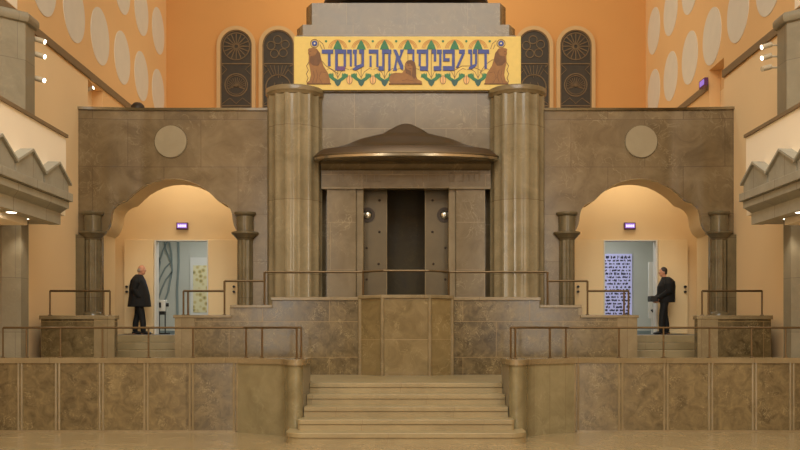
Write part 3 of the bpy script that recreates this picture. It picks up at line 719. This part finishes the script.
b = B(); line(b, [(409.2, 68.6), (411.2, 68.6)], .5, .040); obj('mouth_mark', b, M['mane'], ln)
b = B(); poly([(406, 62.4), (408, 60.8), (411.4, 60.4), (414.8, 62.6), (416, 68), (416.2, 77), (414, 79.6), (411.6, 76), (412.6, 70), (412.4, 66), (410, 64), (407.6, 64.4)], None, '', None, .036, b); poly([(404.6, 66), (407, 69.6), (411, 71.6), (411, 76), (406, 73.6)], None, '', None, .036, b); obj('mane', b, M['mane'], ln)
b = B(); line(b, [(389, 84), (422, 84)], 1.2, .032); line(b, [(402, 81), (407, 80), (414, 81.4)], .5, .034); obj('ground_line', b, M['mane'], ln)

# carved inscription on the frieze
def cv(x0, x1, y0, y1): prism(b, [(XM(x), ZM(y)) for x, y in q4(x0, x1, y0, y1)], 'y', 21.851, 21.87)
car = [338, 348, 358, 366, 374, 414, 423, 431, 440, 449, 458, 466, 474]
shp = ['h', 'd', 'h', 'v', 'm', 'v', 'h', 'l', 'v', 'm', 'b', 't', 'h']
cm = plain('incised_shadow_stone', (116, 99, 70), .6)
for x, c in zip(car, shp):
    b = B()
    if c in 'hdmbt': cv(x, x+5.6, 172.6, 173.8)
    if c in 'hvm': cv(x, x+1.1, 173.8, 182)
    if c in 'hdmlb': cv(x+4.6, x+5.7, 173.8, 182)
    if c in 'mb': cv(x+.6, x+5, 181, 182)
    if c == 't': cv(x+2.3, x+3.4, 173.8, 182)
    obj('carved_letter', b, cm, fz)

# ------------------------------------------------------------------ front parapets, steps and rails
TOPZ = 1.262
PL = [(-7.70, 15.84), (-2.88, 15.84), (-2.62, 15.64), (-2.36, 15.47), (-2.14, 15.31), (-2.0, 15.17), (-1.93, 14.98), (-1.86, 14.86), (-1.77, 14.80), (-1.69, 14.84), (-1.655, 14.96), (-1.65, 16.05)]
def offset(path, d):
    out = []
    P = [Vector(p) for p in path]
    for i in range(len(P)):
        a = P[max(i-1, 0)]; c = P[min(i+1, len(P)-1)]
        if 0 < i < len(P)-1:
            t1 = (P[i]-P[i-1]).normalized(); t2 = (P[i+1]-P[i]).normalized(); t = (t1+t2).normalized()
            k = 1/max(.5, t.dot(t1))
        else: t = (c-a).normalized(); k = 1
        nn = Vector((-t.y, t.x)); out.append(P[i]+nn*d*k)
    return [(p.x, p.y) for p in out]
def ribbon(bm, fr, bk, z0, z1, s):
    pr = None
    for (x, y), (u, v) in zip(fr, bk):
        cur = [bm.verts.new((s*-x, y, z0)), bm.verts.new((s*-x, y, z1)), bm.verts.new((s*-u, v, z1)), bm.verts.new((s*-u, v, z0))]
        if pr:
            for i in range(4):
                j = (i+1) % 4; bm.faces.new((pr[i], pr[j], cur[j], cur[i]))
        else: bm.faces.new(cur)
        pr = cur
    bm.faces.new(pr[::-1]); return bm
BK = [(-7.70, 16.12), (-2.78, 16.12), (-2.5, 15.95), (-2.3, 15.82), (-2.14, 15.7), (-2.05, 15.6), (-2.0, 15.5), (-1.98, 15.45), (-1.97, 15.45), (-1.96, 15.5), (-1.95, 15.55), (-1.95, 16.05)]
def dens(a, b, i0, i1, m=4):
    """resample a stretch of matched polylines with Catmull-Rom so the curve turns smoothly"""
    def cr(P, i, t):
        g = lambda k: Vector(P[min(max(k, i0), i1)])
        p0, p1, p2, p3 = g(i-1), g(i), g(i+1), g(i+2)
        return .5*((2*p1)+(p2-p0)*t+(2*p0-5*p1+4*p2-p3)*t*t+(3*p1-p0-3*p2+p3)*t**3)
    oa, ob = [], []
    for i in range(i0, i1):
        for k in range(m): oa.append(tuple(cr(a, i, k/m))); ob.append(tuple(cr(b, i, k/m)))
    oa.append(a[i1]); ob.append(b[i1]); return oa, ob
CA, CB = dens(PL, BK, 1, 10)
for s, side in ((-1, 'left'), (1, 'right')):
    r = thing('front_parapet', (s*4.6, 15.98, 0), 'low marble parapet with vertical ribs curving to the %s side of the central steps' % side, 'parapet', 'front parapets')
    bm = B(); ribbon(bm, PL[:2], BK[:2], 0, TOPZ-.09, s); obj('straight_wall', bm, M['parapet'], r)
    bm = B(); ribbon(bm, CA, CB, 0, TOPZ-.09, s); obj('curved_end', bm, M['nose'], r, ang=50)
    bm = B(); ribbon(bm, PL[10:], BK[10:], 0, TOPZ-.09, s); obj('flank', bm, M['pillar'], r)
    fr = [PL[0]]+CA+[PL[-1]]; bk = [BK[0]]+CB+[BK[-1]]
    bm = B(); ribbon(bm, offset(fr, -.022), offset(bk, .02), TOPZ-.09, TOPZ, s); obj('coping', bm, M['coping'], r, bevel=.012, ang=50)
    for x in (20, 57.5, 101.3, 146, 191.3, 235.5):
        X_ = -s*-1*abs((x-406)/F*15.84) if False else s*abs((x-406)/F*15.84)
        for d in (-.028, .028): obj('rib', tube(B(), [(X_+d, 15.842, .02), (X_+d, 15.842, TOPZ-.09)], .022, 8), M['coping'], r)
    obj('rib_base', box(B(), *sorted((s*7.7, s*2.9)), 15.80, 15.86, 0, .035), M['coping'], r)
# steps
stp = thing('central_steps', (0, 15.0, 0), 'wide central flight of pale stone steps with rounded lowest step', 'stairs')
def tread(bm, hw, yf, yb, z0, z1, rr, o=0):
    pts = [(-hw-o, yb)]
    if rr:
        for i in range(9):
            a = PI+PI/2*i/8; pts.append((-hw+rr+(rr+o)*math.cos(a), yf+rr+(rr+o)*math.sin(a)))
        for i in range(9):
            a = 3*PI/2+PI/2*i/8; pts.append((hw-rr+(rr+o)*math.cos(a), yf+rr+(rr+o)*math.sin(a)))
    else: pts += [(-hw, yf-o), (hw, yf-o)]
    pts.append((hw+o, yb)); prism(bm, pts, 'z', z0, z1)
R_ = .167
spec = [(1.86, 14.12, .30), (1.70, 14.53, .06), (1.645, 14.965, 0), (1.645, 15.4, 0), (1.645, 15.83, 0)]
for k, (hw, yf, rr) in enumerate(spec):
    z0 = R_*k; b = B()
    tread(b, hw, yf+.016, 16.25 if k > 1 else 15.2, z0 if k else .0, z0+R_-.075, rr); so = obj('step', b, M['step'], stp)
    b = B(); tread(b, hw, yf, 16.25 if k > 1 else 15.2, z0+R_-.075, z0+R_, rr, .0); obj('nosing_slab', b, M['step'], so, bevel=.008)

def rail(name, label, path, posts, zb, r=.022, s=1, group=None, ext=None):
    pts = [(s*p[0], p[1], p[2]) for p in path]
    t = thing(name, (pts[0][0], pts[0][1], zb if not callable(zb) else zb(0)), label, 'handrail', group)
    b = B(); tube(b, pts, r, 10); obj('top_rail', b, M['rail'], t)
    for q in posts:
        (x, y, zt) = q[:3]; z0 = q[3] if len(q) > 3 else zb
        b = B(); tube(b, [(s*x, y, z0-.01), (s*x, y, zt)], r*.85, 8); lathe(b, [(.04, 0), (.04, .012), (.02, .02)], (s*x, y, z0-.002), 12); obj('post', b, M['rail'], t)
    return t
def XX(x, Y): return (x-406)/F*Y
yr = 15.98; zr = EYE+3/F*yr+.005
for s, side in ((-1, 'left'), (1, 'right')):
    path = [(6.92, yr, zr), (2.8, yr, zr), (2.56, 15.80, zr), (2.3, 15.64, zr), (2.1, 15.51, zr), (1.95, 15.43, zr), (1.735, 15.40, zr)]
    posts = [(abs(XX(x, yr)), yr, zr) for x in (3, 26.5, 60.5, 102.5, 148.5, 193)]+[(2.74, 15.935, zr), (2.43, 15.71, zr), (1.81, 15.405, zr), (1.735, 15.40, zr)]
    rail('parapet_rail', 'long thin brass handrail along the %s front parapet' % side, path, posts, TOPZ, .019, s, 'front parapet handrails')
    yq = YP+.12; z3 = pz(291, yq)
    a, b_ = abs(XX(50, yq)), abs(XX(110, yq))
    rail('pedestal_rail', 'short brass handrail on the %s column pedestal' % side, [(a, yq, z3), (b_, yq, z3)],
         [(a, yq, z3), (abs(XX(103.6, yq)), yq, z3), (b_, yq, z3)], POD-.005, .022, s, 'pedestal handrails')
# podium rail in one stepped run
yq = YP+.12
def pp(x, y): return (XX(x, yq), yq, pz(y, yq))
path = []
half = [(183.5, 291), (224.5, 291), (224.5, 281), (264.5, 281), (264.5, 272), (369, 272)]
Lh = [pp(*h) for h in half]; 
mid = [(-.87, YP+.05, pz(271.5, YP)), (-.45, YP-.25, pz(271.5, YP)), (.45, YP-.25, pz(271.5, YP)), (.87, YP+.05, pz(271.5, YP))]
Rh = [(-x, y, z) for x, y, z in Lh[::-1]]
pr_ = thing('podium_rail', (0, yq, zA), 'long stepped brass handrail running along the top of the marble podium', 'handrail')
# built as horizontal and upright runs so corners stay square
b = B(); P_ = Lh+mid+Rh
for a, c in zip(P_[:-1], P_[1:]): tube(b, [a, c], .022, 8)
obj('top_rail', b, M['rail'], pr_)
for s in (-1, 1):
    for x, y, zt, z0 in ((abs(XX(183.5, yq)), yq, pz(291, yq), zA), (abs(XX(188, yq)), yq, pz(291, yq), zA), (abs(XX(224.5, yq)), yq, pz(281, yq), zA), (abs(XX(264.5, yq)), yq, pz(272, yq), zB_), (.87, YP+.05, pz(271.5, YP), zC), (1.9, yq, pz(272, yq), zC)):
        if x == 1.9: continue
        b = B(); tube(b, [(s*x, y, z0-.01), (s*x, y, zt)], .019, 8); lathe(b, [(.04, 0), (.04, .012), (.02, .02)], (s*x, y, z0-.002), 12); obj('post', b, M['rail'], pr_)

# ------------------------------------------------------------------ octagonal pillars and galleries
def octo(cx, cy, a):
    R = a/math.cos(PI/8); return [(cx+R*math.cos(PI/8+PI/4*i), cy+R*math.sin(PI/8+PI/4*i)) for i in range(8)]
for s, side in ((-1, 'left'), (1, 'right')):
    cx_, cy_ = s*7.52, 17.32
    pl = thing('octagonal_pillar', (cx_, cy_, FL1), 'grey stone octagonal pillar against the %s hall wall, passing the gallery' % side, 'pillar', 'octagonal pillars')
    bm = B(); prism(bm, octo(cx_, cy_, .42), 'z', FL1, 3.9); obj('lower_shaft', bm, M['pillar'], pl)
    bm = B(); prism(bm, octo(cx_, cy_, .52), 'z', 3.9, 7.40); obj('upper_shaft', bm, M['pillar'], pl)
    bm = B(); zc_ = 7.38
    rs = [(.53, zc_), (.57, zc_+.02), (.595, zc_+.07), (.595, zc_+.15), (.57, zc_+.19), (.54, zc_+.20)]
    rings = []
    for a, z in rs: rings.append([bm.verts.new((x, y, z)) for x, y in octo(cx_, cy_, a)])
    for p, q in zip(rings[:-1], rings[1:]):
        for i in range(8): bm.faces.new((p[i], p[(i+1) % 8], q[(i+1) % 8], q[i]))
    bm.faces.new(rings[0]); bm.faces.new(rings[-1]); obj('capital', bm, M['pillar'], pl)
    # gallery
    g = thing('gallery', (s*7.1, 14, 3.7), 'side gallery balcony with zigzag stone crest and cream parapet on the %s wall' % side, 'balcony', 'side galleries')
    def gx(prof, y0, y1, mat, nm, bev=0):
        bm = B()
        P = [(s*x, z) for x, z in prof]
        A = [bm.verts.new((x, y0, z)) for x, z in P]; C = [bm.verts.new((x, y1, z)) for x, z in P]
        bm.faces.new(A); bm.faces.new(C[::-1]); k = len(P)
        for i in range(k): bm.faces.new((A[i], A[(i+1) % k], C[(i+1) % k], C[i]))
        return obj(nm, bm, mat, g, bevel=bev)
    gx([(6.60, 4.2), (6.60, 5.47), (6.78, 5.47), (6.78, 4.2)], 9, 18.05, M['cream'], 'parapet_wall')
    gx([(6.56, 5.47), (6.56, 5.53), (6.82, 5.53), (6.82, 5.47)], 9, 18.07, M['beam'], 'parapet_cap')
    gx([(6.30, 4.16), (6.30, 4.31), (6.80, 4.31), (6.80, 4.16)], 9, 17.6, M['grey'], 'ledge', .01)
    gx([(6.36, 4.03), (6.36, 4.18), (6.80, 4.18), (6.80, 4.03)], 9, 17.55, M['grey'], 'upper_band')
    gx([(6.36, 4.03), (6.8, 4.03), (6.8, 3.92), (6.52, 3.92)], 9, 17.5, M['grey'], 'sloped_band')
    gx([(6.50, 3.72), (6.50, 3.94), (6.72, 3.94), (6.72, 3.72)], 9, 17.5, M['grey'], 'lower_band')
    gx([(6.72, 3.78), (6.72, 3.95), (7.72, 3.95), (7.72, 3.78)], 9, 17.95, M['grey'], 'soffit')
    gx([(6.6, 3.95), (6.6, 4.2), (7.72, 4.2), (7.72, 3.95)], 9, 18.02, M['cream'], 'end_slab')
    gx([(6.80, 3.62), (6.80, 3.74), (7.70, 3.74), (7.70, 3.62)], 9, 16.7, M['cream'], 'service_box')
    gx([(6.82, 3.74), (6.82, 3.79), (7.6, 3.79), (7.6, 3.74)], 9, 16.6, M['cream'], 'box_hanger')
    k = 0
    yc = 17.14
    while yc > 9.5:
        pts = [(yc-.61, 4.52), (yc, 4.80), (yc+.55, 4.50), (yc+.55, 4.3), (yc-.61, 4.3)]
        bm = B(); c1, c2 = sorted((s*6.42, s*6.58)); prism(bm, pts, 'x', c1, c2); tt = obj('crest_tooth', bm, M['grey'], g)
        bm = B(); c1, c2 = sorted((s*6.37, s*6.60))
        t_ = .045; prism(bm, [(yc-.61, 4.52), (yc, 4.80), (yc+.60, 4.49), (yc+.60, 4.49+t_), (yc, 4.80+t_), (yc-.61, 4.52+t_)], 'x', c1, c2); obj('tooth_edge', bm, M['grey'], tt)
        yc -= 1.22
    # recessed downlights in the soffit
    for yy in (17.0, 15.6):
        fx_ = s*(6.98 if yy > 16.8 else 6.62)
        zf = 3.78 if yy > 16.8 else 3.72
        dl = thing('downlight', (fx_, yy, zf-.03), 'round recessed downlight under the %s gallery, %s' % (side, {17.0: 'at the end towards the arch', 15.6: 'closer to the frame edge'}[yy]), 'lamp', 'gallery downlights')
        b = B(); lathe(b, [(.075, -.012), (.10, -.012), (.10, .0)], (fx_, yy, zf), 24); obj('trim_ring', b, M['white'], dl)
        b = B(); lathe(b, [(0, -.016), (.08, -.016), (.08, -.004), (0, -.004)], (fx_, yy, zf), 24); obj('lamp_face', b, M['lamp'], dl)
    for yy in (17.0, 15.0):
        d = bpy.data.lights.new('downlight_beam', 'SPOT'); d.energy = 30; d.spot_size = 1.9; d.spot_blend = .6; d.color = (1, .88, .7); d.shadow_soft_size = .06
        o = bpy.data.objects.new('downlight_beam', d); COL.objects.link(o); o.location = (s*6.86, yy, 3.72 if yy > 16.8 else 3.58); o.rotation_euler = (0, -s*.12*-1, 0)

# spot lamps clamped on the pillars
def spot(loc, aim, label, on=True, power=60):
    loc = Vector(loc); d = (Vector(aim)-loc).normalized()
    t = thing('spotlight', loc, label, 'lamp', None)
    b = B(); cyl(b, loc-d*.11, loc+d*.09, .050, 20); obj('housing', b, M['lampcase'], t)
    b = B(); cyl(b, loc+d*.088, loc+d*.096, .040, 20); obj('lamp_face', b, M['lamp'] if on else M['lampcase'], t)
    b = B(); sgn = 1 if loc.x > 0 else -1
    cyl(b, loc-d*.05, loc-d*.05+Vector((sgn*.2, 0, 0)), .018, 10); obj('bracket', b, M['lampcase'], t)
    if on:
        l = bpy.data.lights.new('spot_beam', 'SPOT'); l.energy = power; l.spot_size = 1.1; l.spot_blend = .8; l.color = (1, .86, .64); l.shadow_soft_size = .18
        o = bpy.data.objects.new('spot_beam', l); COL.objects.link(o); o.location = loc+d*.12; o.rotation_euler = d.to_track_quat('-Z', 'Y').to_euler()
ysl = 17.62
pos = {'topmost': 40.5, 'middle': 55.5, 'lowest': 79.5}
for nm, y in pos.items():
    spot((XX(40.5, ysl), ysl, pz(y, ysl)), (XX(40.5, ysl)+3, ysl-{'topmost': .2, 'middle': .5, 'lowest': 1.0}[nm], pz(y, ysl)-1.0), 'lit white spotlight on the left pillar, %s of three' % nm, True)
for nm, y, on in (('topmost', 46, True), ('middle', 57, True), ('lowest', 68, False)):
    spot((XX(766, ysl), ysl, pz(y, ysl)), (XX(766, ysl)-3, ysl-{'topmost': .4, 'middle': .7, 'lowest': 1.0}[nm], pz(y, ysl)-1.0), '%s white spotlight on the right pillar, %s of three' % ('lit' if on else 'unlit', nm), on)
spot((-7.80, 22.95, pz(89, 22.95)), (-4, 22.6, 9), 'small spotlight in the wall recess behind the left end of the screen', True, 15)
# sign on the right beam
xb, yb_ = 7.53, 23.62; zb2 = pz(83.5, yb_)
sg = thing('exit_sign', (xb, yb_, zb2-.12), 'small lit violet sign on the wall beam above the right screen', 'exit sign')
obj('case', box(B(), xb-.02, xb+.08, yb_-.22, yb_+.22, zb2-.10, zb2+.10), M['exitred'], sg, bevel=.01)
obj('lit_panel', box(B(), xb-.03, xb-.015, yb_-.18, yb_+.14, zb2-.065, zb2+.065), M['exit'], sg)
b = B(); lathe(b, [(.17, 0), (.17, .08), (.15, .16), (.09, .22), (0, .24)], (XX(137.8, 22.4), 22.4, 6.99), 24)
tag(obj('dome_fixture', b, M['dark']), 'small dark dome fixture on top of the left screen coping', 'fixture')

# ------------------------------------------------------------------ people
def person(name, label, base, H, face, lean, bare, hairmat, hold=False):
    """face=+1 looks towards +X, -1 towards -X; local metres for a 1.75 m figure, x forward"""
    k = H/1.75; bx_, by_, bz_ = base
    T = Matrix.Translation(Vector(base)) @ Matrix.Diagonal((face*k, k, k, 1))
    root = thing(name, base, label, 'person')
    L = lean
    def put(bm, nm, mat, par, ang=60, remesh=None):
        bm.transform(T)
        o = obj(nm, bm, mat, par, ang=ang)
        if remesh:
            m = o.modifiers.new('skin_surface', 'REMESH'); m.mode = 'VOXEL'; m.voxel_size = remesh; m.use_smooth_shade = True
        return o
    hx, hz = .05+L*.10, 1.62
    sh = (L*.06, 1.43)
    b = B()
    rings_loft(b, [(0, 0, .86, .09, .14), (0, 0, .98, .12, .17), (.01, 0, 1.15, .11, .15), (.01, 0, 1.3, .12, .17), (sh[0], 0, 1.42, .09, .18), (sh[0]+.01, 0, 1.47, .06, .09)])
    tube(b, [(sh[0]+.01, 0, 1.42), (hx-.02, 0, 1.56)], [.062, .056], 12)
    ellipsoid(b, (hx, 0, hz+.015), (.098, .077, .115), 20, 14)           # skull
    ellipsoid(b, (hx+.035, 0, hz-.055), (.058, .058, .065), 16, 10)        # jaw
    ellipsoid(b, (hx+.098, 0, hz-.012), (.022, .014, .022), 10, 8)         # nose
    ellipsoid(b, (hx+.082, 0, hz-.055), (.014, .024, .008), 8, 6)          # lips
    for q in (-1, 1):
        ellipsoid(b, (hx-.005, q*.078, hz-.01), (.018, .01, .032), 8, 8)   # ears
        ellipsoid(b, (hx+.083, q*.03, hz+.022), (.016, .022, .008), 8, 6)  # brow
        fo = (.15 if q < 0 else -.11)*(.75 if hold else 1)
        hp = (0, q*.09, .92); kn = (.02+fo*.55, q*.09, .50); an = (fo, q*.095, .09)
        tube(b, [hp, (kn[0]*.5, q*.09, .72), kn, (an[0]*.8+kn[0]*.2-.01, q*.095, .33), an], [.09, .08, .058, .056, .04], 14)
        tube(b, [(an[0]-.05, q*.095, .045), (an[0]+.06, q*.10, .045), (an[0]+.17, q*.105, .03)], [.04, .042, .026], 12)
        shp_ = (sh[0], q*.19, 1.40)
        if hold: el = (.00+L*.05, q*.25, 1.12); wr = (.18, q*.14, .93)
        else: el = (-.03, q*.26, 1.12); wr = (.10, q*.22, .90)
        tube(b, [shp_, el, wr], [.055, .045, .03], 12)
        d = (Vector(wr)-Vector(el)).normalized()
        pc = Vector(wr)+d*.05
        ellipsoid(b, pc, (.042, .02, .045), 12, 8)
        sd = Vector((0, 1, 0)); dn = d
        fw = d.cross(sd).normalized()
        for i, (ln_, off_) in enumerate(((.070, -.03), (.080, -.01), (.075, .01), (.058, .03))):
            r0 = pc+d*.03+fw*off_
            tube(b, [r0, r0+d*ln_*.5-sd*q*.004, r0+d*ln_*.85-sd*q*.022], [.0095, .0088, .007], 8)
        th0 = pc-fw*.03; tube(b, [th0, th0-fw*.022+d*.03, th0-fw*.02+d*.058-sd*q*.012], [.011, .010, .008], 8)
    body = put(b, 'body', M['skin'], root, remesh=.006)
    for q in (-1, 1):
        b = B(); ellipsoid(b, (hx+.086, q*.031, hz+.005), (.011, .013, .009), 10, 8); put(b, 'eye', M['white'], root)
    # hair
    b = B()
    if bare:
        for q in (-1, 1): ellipsoid(b, (hx-.03, q*.060, hz+.0), (.062, .024, .048), 14, 8)
        ellipsoid(b, (hx-.078, 0, hz-.01), (.032, .06, .05), 14, 8)
    else:
        ellipsoid(b, (hx-.018, 0, hz+.045), (.098, .085, .098), 20, 12); ellipsoid(b, (hx-.05, 0, hz-.01), (.06, .076, .06), 16, 8)
    put(b, 'hair', hairmat, root)
    # trousers
    b = B()
    rings_loft(b, [(0, 0, .84, .12, .165), (0, 0, .93, .135, .18), (0, 0, 1.02, .135, .18)])
    for q in (-1, 1):
        fo = (.15 if q < 0 else -.11)*(.75 if hold else 1)
        tube(b, [(0, q*.085, .92), (.01+fo*.3, q*.09, .72), (.02+fo*.6, q*.09, .5), (fo*.95, q*.095, .28), (fo-.005, q*.095, .085)], [.108, .096, .080, .072, .066], 16)
    put(b, 'trousers', M['trouser'], root, remesh=.01)
    for q in (-1, 1):
        fo = (.15 if q < 0 else -.11)*(.75 if hold else 1)
        b = B(); tube(b, [(fo-.075, q*.095, .047), (fo-.02, q*.097, .052), (fo+.09, q*.10, .045), (fo+.17, q*.104, .036), (fo+.205, q*.106, .03)], [.034, .046, .048, .038, .022], 14, ez=.9)
        put(b, 'shoe', M['shoe'], root)
    # coat
    b = B()
    if hold: rs = [(.0, 0, .84, .165, .20), (.0, 0, .92, .17, .205), (-.005, 0, 1.1, .165, .20), (-.01, 0, 1.25, .165, .215), (sh[0]-.02, 0, 1.38, .135, .225), (sh[0]-.01, 0, 1.45, .10, .17), (sh[0]+.01, 0, 1.50, .07, .085)]
    else: rs = [(.02, 0, .70, .255, .27), (.02, 0, .82, .245, .26), (.02, 0, 1.0, .225, .24), (.0, 0, 1.2, .20, .23), (-.01, 0, 1.36, .155, .235), (.0, 0, 1.45, .11, .18), (.01, 0, 1.51, .075, .09)]
    rings_loft(b, rs, 28)
    for q in (-1, 1):
        if hold: el = (.00+L*.05, q*.25, 1.12); wr = (.165, q*.15, .945)
        else: el = (-.03, q*.26, 1.12); wr = (.085, q*.23, .93)
        tube(b, [(sh[0], q*.17, 1.42), (sh[0]*.6, q*.235, 1.30), el, wr], [.07, .078, .066, .050], 14)
    b.transform(Matrix.Translation((-.035 if hold else 0, 0, 0)) @ Matrix.Diagonal((1.42 if hold else 1.14, 1.08, 1, 1)))
    ct = put(b, 'coat', M['coat'], root, remesh=.010)
    if bare:
        b = B(); prism(b, [(-.035, 1.47), (.035, 1.47), (.02, 1.15), (-.02, 1.15)], 'x', .0, .01)
        b.transform(Matrix.Translation((.17, 0, 0))@Matrix.Rotation(math.radians(-14), 4, 'Y')@Matrix.Translation((-.0, 0, 0)) if False else Matrix.Translation((.188, 0, 0)))
        b.transform(Matrix.Shear('YZ', 4, (0, 0)) if False else Matrix())
        b.free()
        b = B(); tube(b, [(.095, 0, 1.46), (.15, 0, 1.36), (.205, 0, 1.20), (.235, 0, 1.05), (.26, 0, .85)], [.03, .032, .03, .026, .024], 10); put(b, 'shirt_front', M['navy'], root)
    return root, T
pl_, T1 = person('person', 'man in a long black coat with grey balding head, standing before the left doorway', (XX(138.5, 23.55), 23.55, FL2), 1.76, 1, .3, True, M['greyhair'])
pr2, T2 = person('person', 'dark-haired man in black jacket holding a black folder, in front of the right doorway', (XX(664.5, 23.55), 23.55, FL2), 1.70, -1, -.1, False, M['darkhair'], True)
hx0 = XX(664.5, 23.55)-.29
fo_ = tag(obj('folder', box(B(), hx0-.10, hx0+.10, 23.40, 23.70, FL2+.835, FL2+.975), M['black'], bevel=.01), 'thick black folder held in the hands of the man on the right', 'folder')
